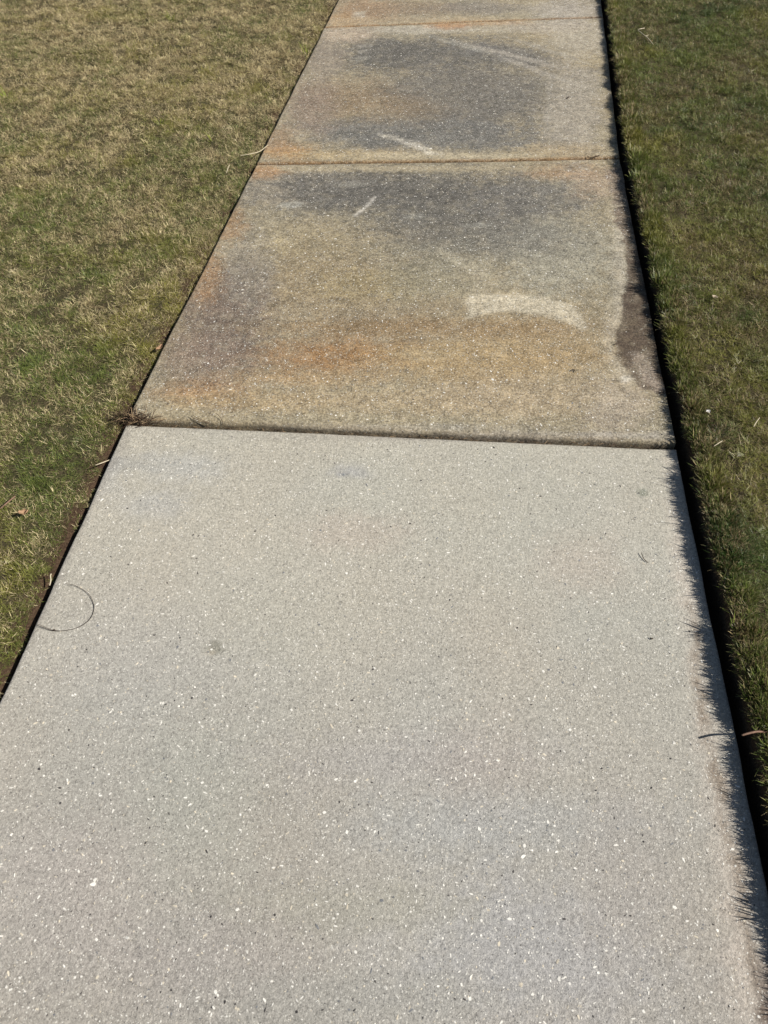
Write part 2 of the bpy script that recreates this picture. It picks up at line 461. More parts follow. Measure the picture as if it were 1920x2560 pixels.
STAINS = [
    # --- slab between the second and the third joint (rust, grey bloom, wet edge)
    Blob(600, 400, 130, 40, (150, 140, 122), .7),
    Blob(880, 425, 300, 62, (94, 91, 85), .95, .6),
    Blob(700, 410, 120, 40, (96, 93, 87), .7, .5),
    Blob(1010, 500, 210, 45, (100, 97, 90), .8, .5),
    Blob(1130, 430, 130, 60, (104, 101, 95), .8, .5),
    Blob(880, 560, 200, 40, (128, 124, 108), .6),
    Blob(1200, 560, 130, 80, (146, 142, 126), .8),
    Blob(690, 560, 110, 70, (138, 126, 98), .7, .8),
    Blob(590, 540, 45, 22, (172, 158, 125), .6, .5),
    Blob(720, 650, 260, 110, (134, 118, 94), .6, .8), Blob(1100, 760, 220, 90, (150, 132, 102), .5, .8),
    Blob(480, 700, 100, 130, (110, 97, 86), .9, .6, .2),
    Blob(545, 590, 45, 90, (128, 122, 112), .5, .4),
    Blob(440, 590, 35, 60, (146, 116, 84), .7),
    Blob(490, 490, 40, 40, (146, 116, 84), .7),
    Blob(410, 780, 80, 45, (130, 113, 98), .7, .8),
    Blob(800, 620, 130, 40, (146, 132, 98), .6),
    Blob(960, 600, 110, 50, (134, 129, 110), .6),
    Blob(1000, 570, 60, 12, (168, 160, 138), .45, .5, .2, 25),
    Blob(820, 712, 240, 20, (132, 108, 76), .65, .75),
    Blob(690, 775, 120, 34, (144, 109, 72), .8, .8),
    Blob(800, 770, 130, 30, (146, 115, 78), .6, .8),
    Blob(640, 820, 140, 20, (160, 132, 94), .55, .8),
    Blob(430, 850, 90, 22, (148, 116, 82), .7, .8),
    Blob(560, 870, 160, 22, (164, 142, 106), .6),
    Blob(900, 870, 300, 26, (160, 143, 114), .7),
    Blob(1150, 850, 200, 50, (160, 144, 118), .7),
    Blob(1020, 780, 210, 40, (156, 134, 98), .7),
    Blob(1130, 715, 130, 22, (144, 122, 90), .7, .8),
    Blob(1220, 770, 90, 30, (150, 130, 98), .6),
    Blob(910, 770, 60, 12, (168, 152, 120), .5),
    Blob(1100, 520, 150, 36, (108, 105, 97), .6, .6),
    Blob(1330, 880, 70, 60, (158, 146, 128), .8),
    Blob(1225, 372, 75, 14, (158, 128, 96), .6, .8),
    Blob(1290, 400, 50, 30, (158, 138, 116), .6),
    Blob(800, 366, 380, 7, (158, 146, 120), .8),
    Blob(570, 372, 45, 14, (158, 124, 88), .8),
    Poly([(1009, 640), (1090, 640), (1170, 643), (1230, 662), (1258, 688), (1270, 712), (1256, 718), (1225, 700), (1170, 684), (1100, 677), (1050, 682), (1009, 694)], (190, 180, 157), .85, .012, .007, .25),
    Poly([(1020, 575), (1045, 590), (1050, 640), (1030, 640), (1028, 600)], (166, 156, 134), .45, .02),
    Poly([(1325, 445), (1350, 440), (1360, 600), (1345, 640), (1338, 720), (1320, 745), (1338, 780), (1365, 818), (1350, 830), (1322, 790), (1305, 745), (1330, 640), (1318, 560), (1328, 520)], (178, 170, 154), .5, .03, .012),
    Poly([(1352, 545), (1420, 545), (1500, 560), (1500, 860), (1425, 860), (1385, 842), (1364, 818), (1340, 786), (1331, 744), (1338, 690), (1348, 640)], (84, 72, 61), .95, .008, .014, .18),
    Poly([(1368, 770), (1395, 765), (1420, 820), (1440, 850), (1410, 850), (1385, 825), (1360, 790)], (138, 126, 112), .9, .014, .02, .35),
    Poly([(1326, 450), (1400, 445), (1420, 545), (1352, 548), (1348, 520), (1328, 480)], (104, 90, 77), .8, .010, .022),
    Poly([(1306, 365), (1370, 362), (1375, 445), (1330, 445), (1312, 395)], (112, 98, 88), .65, .012, .02),
    Poly([(1340, 818), (1362, 816), (1366, 824), (1345, 832)], (204, 198, 184), .55, .006, .008),
    Poly([(763, 468), (785, 450), (806, 427), (812, 426), (806, 436), (786, 458), (770, 470)], (186, 180, 168), .75, .008, .008),
    Blob(628, 445, 26, 6, (150, 148, 138), .6, .5), Blob(760, 400, 30, 6, (146, 142, 130), .5, .5),
    Blob(1030, 490, 24, 5, (140, 138, 128), .5, .5), Blob(900, 470, 20, 6, (142, 140, 130), .5, .5),
    # --- slab between the first and the second joint
    Blob(900, 118, 210, 42, (96, 93, 87), .95, .5),
    Blob(1000, 205, 190, 75, (104, 100, 93), .9, .4, .15),
    Blob(940, 290, 240, 36, (104, 102, 97), .9, .45),
    Blob(800, 290, 150, 30, (106, 104, 98), .8),
    Blob(1100, 120, 110, 20, (104, 101, 96), .8, .4, .15, 12),
    Blob(740, 215, 100, 40, (128, 108, 84), .7, .8),
    Blob(860, 235, 90, 30, (128, 110, 84), .5, .8),
    Blob(670, 235, 45, 60, (130, 114, 100), .7, .8),
    Blob(700, 120, 40, 50, (142, 130, 116), .6),
    Poly([(770, 100), (800, 98), (802, 103), (774, 105)], (158, 152, 140), .6, .012, .015, .3), Poly([(774, 112), (796, 110), (796, 117), (776, 118)], (158, 152, 140), .55, .012, .015, .3), Poly([(765, 126), (795, 123), (792, 132), (768, 134)], (150, 146, 134), .5, .014, .015, .3),
    Blob(1240, 230, 60, 100, (152, 144, 130), .8, .4),
    Blob(1260, 90, 70, 30, (164, 156, 140), .7),
    Blob(1090, 118, 100, 5, (164, 156, 142), .6, .5, .2, 14),
    Blob(1150, 150, 100, 5, (160, 153, 140), .6, .5, .2, 20),
    Blob(1180, 110, 90, 4, (150, 144, 132), .5, .5, .2, 18),
    Blob(1000, 100, 80, 5, (150, 146, 134), .5, .5, .2, 16),
    Blob(1185, 225, 7, 60, (150, 144, 132), .4, .5, .2, 5),
    Blob(620, 328, 55, 16, (168, 130, 84), .75, .8), Blob(600, 300, 30, 30, (148, 122, 94), .6),
    Blob(760, 336, 120, 10, (164, 146, 112), .8), Blob(1020, 338, 240, 8, (168, 156, 130), .85),
    Blob(1220, 330, 90, 18, (156, 140, 112), .8),
    Blob(900, 66, 200, 8, (166, 158, 142), .8), Blob(760, 76, 60, 16, (166, 150, 130), .8),
    Blob(980, 56, 50, 8, (170, 126, 86), .7), Blob(1090, 52, 60, 5, (166, 132, 96), .6),
    Blob(1200, 60, 110, 12, (168, 158, 142), .7),
    Poly([(815, 288), (850, 296), (890, 310), (925, 322), (958, 334), (930, 334), (895, 324), (860, 308), (830, 298)], (200, 192, 174), .75, .014, .018, .4),
    # --- top slab
    Blob(790, 22, 60, 26, (150, 122, 92), .75), Blob(740, 45, 40, 14, (168, 138, 100), .7), Blob(900, 20, 120, 14, (136, 118, 96), .7),
    Blob(1040, 20, 90, 14, (120, 114, 106), .7), Blob(1230, 25, 80, 25, (164, 156, 144), .8),
    Poly([(765, 27), (792, 25), (788, 40), (760, 40)], (172, 162, 144), .7, .012),
    Blob(900, 46, 180, 7, (166, 148, 120), .7),
    # --- pale slab at the front
    Blob(465, 1396, 20, 15, (118, 116, 100), .8, .45, .25), Blob(455, 1410, 8, 5, (178, 168, 148), .7),
    Blob(755, 1020, 42, 14, (150, 150, 152), .5, .7, .5), Blob(742, 1027, 12, 6, (120, 124, 134), .5, .5, .5),
    Blob(1260, 1215, 90, 50, (176, 162, 148), .35, .9), Blob(770, 1150, 110, 40, (178, 164, 150), .35),
    Blob(400, 1010, 80, 30, (172, 175, 176), .35, .9), Blob(200, 1030, 60, 40, (160, 160, 156), .4),
    Blob(330, 1090, 60, 25, (166, 168, 170), .3, .9),
    Blob(1390, 1062, 12, 8, (118, 124, 108), .6, .5, .4),
    Blob(240, 1000, 90, 22, (152, 152, 148), .5), Blob(1000, 945, 480, 9, (158, 152, 142), .6), Blob(700, 928, 380, 8, (162, 157, 146), .4),
    Blob(330, 1430, 170, 120, (168, 164, 158), .3, .9), Blob(170, 1900, 200, 110, (170, 160, 153), .35, .9),
    Blob(430, 1750, 130, 220, (163, 165, 153), .3, .9), Blob(870, 1640, 260, 60, (160, 155, 154), .3, .9),
    Blob(620, 1330, 200, 90, (170, 166, 152), .4), Blob(1020, 1650, 130, 100, (166, 154, 144), .3, .9),
    Blob(1150, 2050, 260, 170, (162, 162, 163), .5, .9), Blob(1080, 1780, 300, 60, (158, 161, 162), .35, .9),
    Blob(800, 1960, 220, 60, (156, 153, 138), .4), Blob(400, 2070, 260, 100, (158, 151, 146), .4, .9),
    Blob(1350, 1900, 120, 200, (160, 154, 146), .45), Blob(750, 2160, 300, 60, (152, 150, 142), .5),
    # lighter lip and dirt line along the right edge
    Poly([(1440, 975), (1475, 975), (1500, 1230), (1530, 1500), (1600, 1850), (1650, 2212), (1590, 2212), (1570, 1950), (1520, 1650), (1490, 1400), (1455, 1200)], (196, 184, 170), .6, .03, .02, .15),
    Poly([(1486, 1300), (1510, 1340), (1530, 1520), (1560, 1690), (1600, 1900), (1640, 2100), (1670, 2212), (1640, 2212), (1600, 1980), (1560, 1800), (1530, 1660), (1500, 1480)], (118, 104, 88), .75, .012, .016, .55),
    Poly([(1640, 2060), (1680, 2060), (1740, 2230), (1640, 2230)], (104, 88, 78), .8, .02, .02, .25),
    # dirt and light wear along the left edge of the pale slab
    Poly([(272, 925), (285, 925), (130, 1250), (0, 1520), (-30, 1520)], (140, 134, 126), .55, .014, .014, .4),
]


def stain_field(x, y, pale):
    n = len(x)
    if pale:
        # front of the slab slightly greyer than its far end
        t = sm(0.1, 1.5, y)[:, None]
        C = lin(163, 158, 149) * (1 - t) + lin(177, 172, 158) * t
        big = fbm(x, y, 2.2, 3, 4)[:, None]
        C = C * (0.90 + 0.20 * big)
        hue = fbm(x, y, 3.1, 21, 3) - 0.5; hue2 = fbm(x, y, 2.4, 51, 3) - 0.5
        C = C * np.stack([1.01 + 0.07 * hue, 1.01 + 0.02 * hue2 - 0.01 * hue, 1 - 0.08 * hue + 0.02 * hue2], -1)
    else:
        C = np.tile(lin(147, 137, 115), (n, 1))
        big = fbm(x, y, 3.0, 13, 5)[:, None]
        C = C * (0.84 + 0.32 * big)
        hue = fbm(x, y, 4.1, 61, 3) - 0.5
        C = C * np.stack([1.01 + 0.12 * hue, 1 + 0 * hue, 0.96 - 0.16 * hue], -1)
    for s in STAINS: s.apply(x, y, C)
    C0 = C.copy(); wet = C.mean(1) < lin(94, 84, 74).mean()
    if not pale:   # cloudy break-up of the bloom, drawn out across the path as a mop or hose leaves it
        st = fbm(x * 1.0, y * 2.6, 16, 81, 4) - 0.5
        sp = fbm(x, y, 60, 85, 3) - 0.5
        cl = fbm(x, y, 26, 95, 4) - 0.5
        C = C * (1 + 0.26 * st + 0.34 * sp + 0.42 * cl)[:, None]
        lightc = sm(0.56, 0.72, fbm(x, y, 34, 131, 4))[:, None] * 0.22     # scuffed lighter flecks
        C = C * (1 - lightc) + lin(160, 150, 128) * lightc
        C = np.maximum(C, C0 * 0.62); C = np.where(wet[:, None], C0 * (1 + 0.25 * st)[:, None], C)
    else:
        sp = fbm(x, y, 60, 85, 3) - 0.5
        C = C * (1 + 0.10 * sp)[:, None]
    return np.clip(C, 0.01, 0.9)


# ------------------------------------------------------------------ the sidewalk: one slab after the other
walk = bpy.data.objects.new('sidewalk', None)
COL.objects.link(walk)
tag(walk, kind='structure')
GAPS = [0.010, 0.010, 0.018, 0.009, 0.009, 0.01, 0.01, 0.01, 0.01]      # open width of each joint


def lines(n, r, L):
    """parameter values with extra ones inside the rounded rim of width r"""
    e = np.array([0, 0.0006, 0.0018, 0.0035, 0.006, 0.009, 0.013])
    e = e[e < r] / L
    m = np.linspace(r / L, 1 - r / L, n)
    return np.concatenate([e, m, 1 - e[::-1]])


def slab_surface_z(x, y, raise_z, tilt, v):
    return raise_z + tilt * v + (fbm(x, y, 1.3, 101, 3) - 0.5) * 0.006


def build_slab(i, res, pale, raise_z, tilt, r_end, name='slab', label=None):
    a, b = rows[i]; c, d = rows[i + 1]
    ga = GAPS[i] / 2; gc = GAPS[i + 1] / 2
    L = (c - a).length; W = (b - a).length
    us = lines(int(W / res), 0.006, W); vs = lines(int(L / res), r_end, L)
    U, Vv = np.meshgrid(us, vs)
    va = ga / L; vc = 1 - gc / L
    Ve = va + (vc - va) * Vv
    # joint edges wander a little
    P = lambda k: np.array([a, b, c, d][k])
    X = (a.x * (1 - U) + b.x * U) * (1 - Ve) + (c.x * (1 - U) + d.x * U) * Ve
    Y = (a.y * (1 - U) + b.y * U) * (1 - Ve) + (c.y * (1 - U) + d.y * U) * Ve
    wob = (fbm(X, Y * 0 + i, 9, 7, 3) - 0.5) * 0.006
    Y = Y + wob * (np.exp(-Vv * 60) + np.exp(-(1 - Vv) * 60))
    wobx = (fbm(Y, X * 0 + i, 7, 17, 3) - 0.5) * 0.006
    X = X + wobx * (np.exp(-U * 60) + np.exp(-(1 - U) * 60))
    dv = np.minimum(Vv, 1 - Vv) * L; du = np.minimum(U, 1 - U) * W

    def drop(dd, r):
        q = np.clip(r - dd, 0, r)
        return r - np.sqrt(np.maximum(r * r - q * q, 0))
    Z = slab_surface_z(X, Y, raise_z, tilt, Vv) - np.maximum(drop(dv, r_end), drop(du, 0.005))
    Z = Z + (fbm(X, Y, 35, 111, 2) - 0.5) * 0.0012
    nr, nc = X.shape
    Vt = np.stack([X, Y, Z], -1).reshape(-1, 3)
    idx = np.arange(nr * nc).reshape(nr, nc)
    F = np.stack([idx[:-1, :-1], idx[:-1, 1:], idx[1:, 1:], idx[1:, :-1]], -1).reshape(-1, 4)
    ring = np.concatenate([idx[0, :-1], idx[:-1, -1], idx[-1, :0:-1], idx[:0:-1, 0]])
    low = Vt[ring].copy(); low[:, 2] = -0.10
    base = len(Vt); k = len(ring)
    V2 = np.concatenate([Vt, low])
    j = np.arange(k); jn = (j + 1) % k
    S = np.stack([ring[j], base + j, base + jn, ring[jn]], -1)
    F2 = np.concatenate([F, S])
    C = stain_field(V2[:, 0], V2[:, 1], pale)
    dirt = np.zeros(len(V2)); dirt[:nr * nc] = (1 - sm(0.0, 0.016, dv)).ravel()
    dirt[nr * nc:] = 1
    dirt *= 0.25 if pale else (0.35 if i == 2 else 0.8)
    dc = (lin(128, 92, 52) if i != 2 else lin(132, 112, 84)) if not pale else lin(120, 108, 92)
    dn = 0.55 + 0.45 * fbm(V2[:, 0], V2[:, 1], 22, 121, 3)
    dirt = (dirt * dn)[:, None]
    C = C * (1 - dirt) + dc * dirt
    Ca = np.concatenate([C, np.ones((len(C), 1))], 1)
    o = mesh_obj(name, V2, F2, M_CON, walk, smooth=False,
                 attrs={'stain': ('FLOAT_COLOR', Ca), 'wear': ('FLOAT', np.full(len(V2), 0.25 if pale else 1.0))})
    sm_ = np.ones(len(F2), bool); sm_[len(F):] = False
    o.data.polygons.foreach_set('use_smooth', sm_)
    if label: o['label'] = label
    # exposed aggregate: flat flakes of shell and grit, the dark ones standing for shaded pits
    area = L * W
    dens = {True: 6200, False: 4300}[pale] if i < 5 else 0
    nf = int(area * dens)
    if nf:
        u = rng.random(nf) * 0.985 + 0.0075; v = rng.random(nf) * 0.97 + 0.015
        size = 0.0006 + 0.0011 * rng.random(nf) ** 1.5 + 0.0015 * rng.random(nf) ** 8
        kind = rng.random(nf)
        ang = rng.random(nf) * 6.28; el = 1 + rng.random(nf) ** 1.5 * 2.2
        ve = va + (vc - va) * v
        x = (a.x * (1 - u) + b.x * u) * (1 - ve) + (c.x * (1 - u) + d.x * u) * ve
        y = (a.y * (1 - u) + b.y * u) * (1 - ve) + (c.y * (1 - u) + d.y * u) * ve
        extra = []
        q = 1.15732
        for ex, ey, es, ek in FLAKES.get(i, []):
            p = at(ex * q, ey * q); extra.append((p.x, p.y, es, ek))
        if extra:
            E_ = np.array(extra)
            x = np.r_[x, E_[:, 0]]; y = np.r_[y, E_[:, 1]]; size = np.r_[size, E_[:, 2] * 0.78]; kind = np.r_[kind, E_[:, 3]]
            ang = np.r_[ang, rng.random(len(E_)) * 6]; el = np.r_[el, np.full(len(E_), 1.25)]
            v = np.r_[v, (E_[:, 1] - a.y) / L]
            nf = len(x)
        if i == 2:      # dirt hides most of the shell under the wet stain
            wet = (x > edgeR(y) - 0.135) & (y > 1.72) & (y < 2.55) & (rng.random(nf) < 0.93)
            x, y, size, kind, ang, el, v = (q_[~wet] for q_ in (x, y, size, kind, ang, el, v)); nf = len(x)
        z = slab_surface_z(x, y, raise_z, tilt, v) + (fbm(x, y, 35, 111, 2) - 0.5) * 0.0012
        K = 6
        th = np.arange(K) / K * 2 * np.pi
        rr = 0.65 + 0.6 * rng.random((nf, K))
        lx = rr * np.cos(th) * size[:, None] * np.sqrt(el)[:, None]; ly = rr * np.sin(th) * size[:, None] / np.sqrt(el)[:, None]
        ca, sa = np.cos(ang)[:, None], np.sin(ang)[:, None]
        px = x[:, None] + lx * ca - ly * sa; py = y[:, None] + lx * sa + ly * ca
        top = 0.0002 + 0.0004 * rng.random(nf)
        tx, ty = rng.normal(0, .06, nf), rng.normal(0, .06, nf)
        pz = z[:, None] + top[:, None] + (px - x[:, None]) * tx[:, None] + (py - y[:, None]) * ty[:, None]
        ring_t = np.stack([px, py, pz], -1)                       # nf,K,3
        ring_b = ring_t.copy(); ring_b[..., 0] = x[:, None] + (px - x[:, None]) * 1.15; ring_b[..., 1] = y[:, None] + (py - y[:, None]) * 1.15
        ring_b[..., 2] = z[:, None] - 0.0006
        VV = np.concatenate([ring_t, ring_b], 1).reshape(-1, 3)
        b0 = np.arange(nf) * 2 * K
        faces = []; mi = []
        mat = np.where(kind < (0.60 if pale else 0.62), 0, np.where(kind < 0.84, 1, np.where(kind < 0.93, 3, 2)))
        topf = (b0[:, None] + np.arange(K)[None, :])
        fl = topf.tolist(); mi = mat.tolist()
        big = size > 0.0018
        for kk in range(K):
            k2 = (kk + 1) % K
            bb = b0[big]
            fl += np.stack([bb + kk, bb + K + kk, bb + K + k2, bb + k2], -1).tolist()
            mi += mat[big].tolist()
        ag = mesh_obj('aggregate', VV, fl, [M_SHELL, M_SHELL2, M_PIT, M_GREYSTONE], walk, mi=mi)
        ag['kind'] = 'stuff'
    return o


FLAKES = {
    1: [(1285, 1484, .0045, 0), (700, 1755, .004, 0), (445, 1795, .004, 0), (200, 1910, .0055, 0), (205, 1900, .004, 0), (1133, 1827, .004, 0),
        (1130, 1850, .005, 0), (1208, 2114, .0042, 0), (1457, 1960, .0045, 0), (1150, 2148, .0035, 0), (465, 2142, .004, 0), (470, 2150, .003, 0),
        (768, 1688, .004, 0), (690, 1350, .0032, .9), (742, 1026, .0035, .9), (180, 1240, .004, 0), (135, 1240, .003, 0), (1185, 1215, .004, 0),
        (1205, 1400, .0045, .7), (1165, 1408, .004, 0), (1092, 1410, .004, .7), (85, 1662, .004, .97), (825, 1945, .004, .9), (820, 1837, .003, .9),
        (455, 1980, .003, .97), (1215, 1475, .003, .9), (1185, 1447, .0032, .9), (512, 1965, .0042, 0), (1035, 1790, .004, 0), (1100, 1985, .004, 0),
        (1380, 1065, .003, .97), (1290, 1300, .0035, 0), (110, 1458, .0045, .7), (125, 1450, .003, .7), (130, 1735, .003, .97), (1550, 2010, .003, 0)],
    2: [(1064, 824, .0060, 0), (1120, 826, .004, 0), (1282, 703, .0042, 0), (1095, 825, .004, 0), (925, 795, .004, 0), (1345, 822, .006, 0),
        (1358, 820, .005, 0), (1110, 362, .005, 0), (700, 462, .004, 0), (710, 468, .004, 0), (525, 635, .005, .7), (530, 618, .004, .7)],
    3: [(905, 318, .006, 0), (930, 322, .006, 0), (880, 310, .005, 0)],
}

LAB_OLD = 'weathered grey concrete slab with rust orange and dark grey stains'
build_slab(0, 0.03, True, 0.0, 0.0, 0.010)
build_slab(1, 0.0085, True, 0.0, 0.0, 0.007, label='pale clean concrete slab with white shell flecks, nearest the viewer')
build_slab(2, 0.0062, False, 0.007, -0.003, 0.013, label='slab with rust band, dark bloom and wet stain at its right edge')
build_slab(3, 0.0075, False, 0.004, 0.0, 0.013, label='grey bloomed slab with a white scrape near its front joint')
build_slab(4, 0.012, False, 0.003, 0.0, 0.013)
build_slab(5, 0.03, False, 0.002, 0.0, 0.013)
build_slab(6, 0.03, False, 0.002, 0.0, 0.013)
build_slab(7, 0.03, False, 0.002, 0.0, 0.013)

# soil packed into the joints
for i in range(1, 8):
    a, b = rows[i]
    n = 260
    t = np.linspace(-0.002, 1.002, n)
    xs = a.x + (b.x - a.x) * t; ys = a.y + (b.y - a.y) * t
    off = np.array([-0.012, -0.006, -0.002, 0.002, 0.006, 0.012])
    V = []
    for k_, o_ in enumerate(off):
        depth = -0.024 if i == 2 else -0.0085
        z = depth + (fbm(xs, ys + o_, 55, 200 + i, 3) - 0.5) * 0.010
        V.append(np.stack([xs, ys + o_, z], -1))
    V = np.concatenate(V)
    idx = np.arange(len(V)).reshape(len(off), n)
    F = np.stack([idx[:-1, :-1], idx[:-1, 1:], idx[1:, 1:], idx[1:, :-1]], -1).reshape(-1, 4)
    mesh_obj('joint_soil', V, F, M_JSOIL3 if i == 2 else M_JSOIL, walk, smooth=True)


# ------------------------------------------------------------------ grass
def blade_arrays(roots, length, width, azim, lean, bend, segs=3):
    """flat tapering curved blades; returns verts, faces, rnd and tip attributes"""
    n = len(length)
    ts = np.linspace(0, 1, segs + 1)
    dirx, diry = np.cos(azim), np.sin(azim)
    sx_, sy_ = -diry, dirx
    pts = []
    p = roots.copy()
    pts.append(p.copy())
    for s_ in range(segs):
        a = lean + bend * (s_ + 0.5) / segs
        st = length / segs
        p = p + np.stack([np.sin(a) * dirx * st, np.sin(a) * diry * st, np.cos(a) * st], -1)
        pts.append(p.copy())
    V = []; tips = []
    for s_, t in enumerate(ts[:-1]):
        wd = width * (1.0 - 0.55 * t ** 1.5) * 0.5
        off = np.stack([sx_ * wd, sy_ * wd, 0 * wd], -1)
        V += [pts[s_] - off, pts[s_] + off]; tips += [t, t]
    V.append(pts[-1]); tips.append(1.0)
    nv = len(V)
    VV = np.stack(V, 1)           # n,nv,3
    T = np.tile(np.array(tips), (n, 1))
    base = np.arange(n)[:, None] * nv
    F = []
    for s_ in range(segs - 1):
        F.append(base + np.array([2 * s_, 2 * s_ + 1, 2 * s_ + 3, 2 * s_ + 2]))
    F = np.concatenate(F).tolist()
    F += (base + np.array([2 * segs - 2, 2 * segs - 1, 2 * segs])).tolist()
    return VV.reshape(-1, 3), F, T.ravel(), nv


def make_tuft(name, mat, nb, rad, l0, l1, lean0, lean1, w0, w1, seed, bend=0.7):
    g = np.random.default_rng(seed)
    r = rad * np.sqrt(g.random(nb)); th = g.random(nb) * 6.283
    roots = np.stack([r * np.cos(th), r * np.sin(th), np.full(nb, -0.004)], -1)
    az = th + g.normal(0, 1.1, nb)
    lean = lean0 + (lean1 - lean0) * g.random(nb) ** 1.0
    bd = bend * (g.random(nb) * 1.3 - 0.15)
    V, F, T, nv = blade_arrays(roots, l0 + (l1 - l0) * g.random(nb), w0 + (w1 - w0) * g.random(nb), az, lean, bd)
    V[:, 2] = np.maximum(V[:, 2], 0.0005)
    rnd = np.repeat(g.random(nb), nv)
    me = bpy.data.meshes.new(name)
    me.from_pydata(V.tolist(), [], F)
    me.materials.append(mat)
    for k_, d_ in (('rnd', rnd), ('tip', T)):
        at_ = me.attributes.new(k_, 'FLOAT', 'POINT'); at_.data.foreach_set('value', d_.astype(np.float32))
    me.update()
    return bpy.data.objects.new(name, me)


def lawn(name, label, pts, rot, tilt, scale, pick, protos):
    """points carrying a rotation, a scale and the number of a tuft; a geometry node tree sets the tufts on them"""
    cl = bpy.data.collections.new(name + '_tufts')
    for o in protos: cl.objects.link(o)
    me = bpy.data.meshes.new(name)
    me.from_pydata(pts.tolist(), [], [])
    n = len(pts)
    a = me.attributes.new('rot', 'FLOAT_VECTOR', 'POINT')
    a.data.foreach_set('vector', np.stack([tilt[:, 0], tilt[:, 1], rot], -1).astype(np.float32).ravel())
    a = me.attributes.new('scl', 'FLOAT', 'POINT'); a.data.foreach_set('value', scale.astype(np.float32))
    a = me.attributes.new('pick', 'INT', 'POINT'); a.data.foreach_set('value', pick.astype(np.int32))
    me.update()
    o = bpy.data.objects.new(name, me); COL.objects.link(o)
    tag(o, label, 'grass', kind='stuff')
    ng = bpy.data.node_groups.new(name + '_nodes', 'GeometryNodeTree')
    ng.interface.new_socket('Geometry', in_out='INPUT', socket_type='NodeSocketGeometry')
    ng.interface.new_socket('Geometry', in_out='OUTPUT', socket_type='NodeSocketGeometry')
    gi = ng.nodes.new('NodeGroupInput'); go = ng.nodes.new('NodeGroupOutput')
    ci = ng.nodes.new('GeometryNodeCollectionInfo'); ci.inputs['Collection'].default_value = cl
    ci.inputs['Separate Children'].default_value = True; ci.inputs['Reset Children'].default_value = True
    ip = ng.nodes.new('GeometryNodeInstanceOnPoints'); ip.inputs['Pick Instance'].default_value = True

    def na(nm, ty):
        x = ng.nodes.new('GeometryNodeInputNamedAttribute'); x.data_type = ty; x.inputs['Name'].default_value = nm
        return x.outputs['Attribute']
    er = ng.nodes.new('FunctionNodeEulerToRotation')
    ng.links.new(na('rot', 'FLOAT_VECTOR'), er.inputs[0])
    ng.links.new(gi.outputs[0], ip.inputs['Points'])
    ng.links.new(ci.outputs[0], ip.inputs['Instance'])
    ng.links.new(na('pick', 'INT'), ip.inputs['Instance Index'])
    ng.links.new(er.outputs[0], ip.inputs['Rotation'])
    ng.links.new(na('scl', 'FLOAT'), ip.inputs['Scale'])
    ng.links.new(ip.outputs[0], go.inputs[0])
    md = o.modifiers.new('tufts', 'NODES'); md.node_group = ng
    return o


def in_view(x, y, mx, my):
    """keep only ground within reach of the picture, with a margin"""
    Ri = np.array(CAM_R.transposed())
    P = np.stack([x, y, np.full(len(x), -CAM_H)], -1) @ Ri.T
    u = P[:, 0] / -P[:, 2] * FPX; v = P[:, 1] / -P[:, 2] * FPX
    return (P[:, 2] < -0.2) & (np.abs(u) < 960 + mx) & (np.abs(v) < 1280 + my)


def scatter(side, dens, band=9.0):
    if side == 'left':
        x0, x1 = -5.2, -0.8
    else:
        x0, x1 = 0.4, 4.4
    y0, y1 = -0.5, 7.0
    n = int((x1 - x0) * (y1 - y0) * dens)
    x = x0 + (x1 - x0) * rng.random(n); y = y0 + (y1 - y0) * rng.random(n)
    s_ = (ext(y, YL, XL) - x) if side == 'left' else (x - ext(y, YR, XR))
    k_ = (in_view(x, y, 300, 260) | (in_view(x, y, 1150, 420) & (rng.random(len(x)) < 0.4))) & (s_ > 0) & (s_ < band)
    return x[k_], y[k_], s_[k_]


def und(x, y): return (fbm(x, y, 2.5, 31, 3) - 0.5) * 0.016 + (fbm(x, y, 14, 35, 2) - 0.5) * 0.010


def protos(mat, side):
    P = []
    for q_ in range(7):     # mown blades
        P.append(make_tuft('tuft', mat, 34, 0.022, 0.012, 0.032, 0.25, 1.30, 0.0008, 0.0018, 100 + q_, 1.0))
    for q_ in range(5):     # matted, nearly lying blades
        P.append(make_tuft('tuft', mat, 30, 0.026, 0.012, 0.034, 0.9, 1.60, 0.0008, 0.0015, 200 + q_, 0.6))
    for q_ in range(3):     # fine short edge growth
        P.append(make_tuft('tuft', mat, 22, 0.012, 0.010, 0.022, 0.1, 1.2, 0.0009, 0.0016, 300 + q_))
    for q_ in range(2):     # longer stray blades
        P.append(make_tuft('tuft', mat, 8, 0.020, 0.028, 0.050, 0.5, 1.25, 0.0009, 0.0018, 400 + q_, 1.1))
    for q_ in range(3):     # dense upright growth of an edge
        P.append(make_tuft('tuft', mat, 34, 0.012, 0.018, 0.032, 0.05, 0.75, 0.0012, 0.0022, 500 + q_, 0.6))
    for i_, o in enumerate(P): o.name = 'tuft_%02d' % i_
    return P


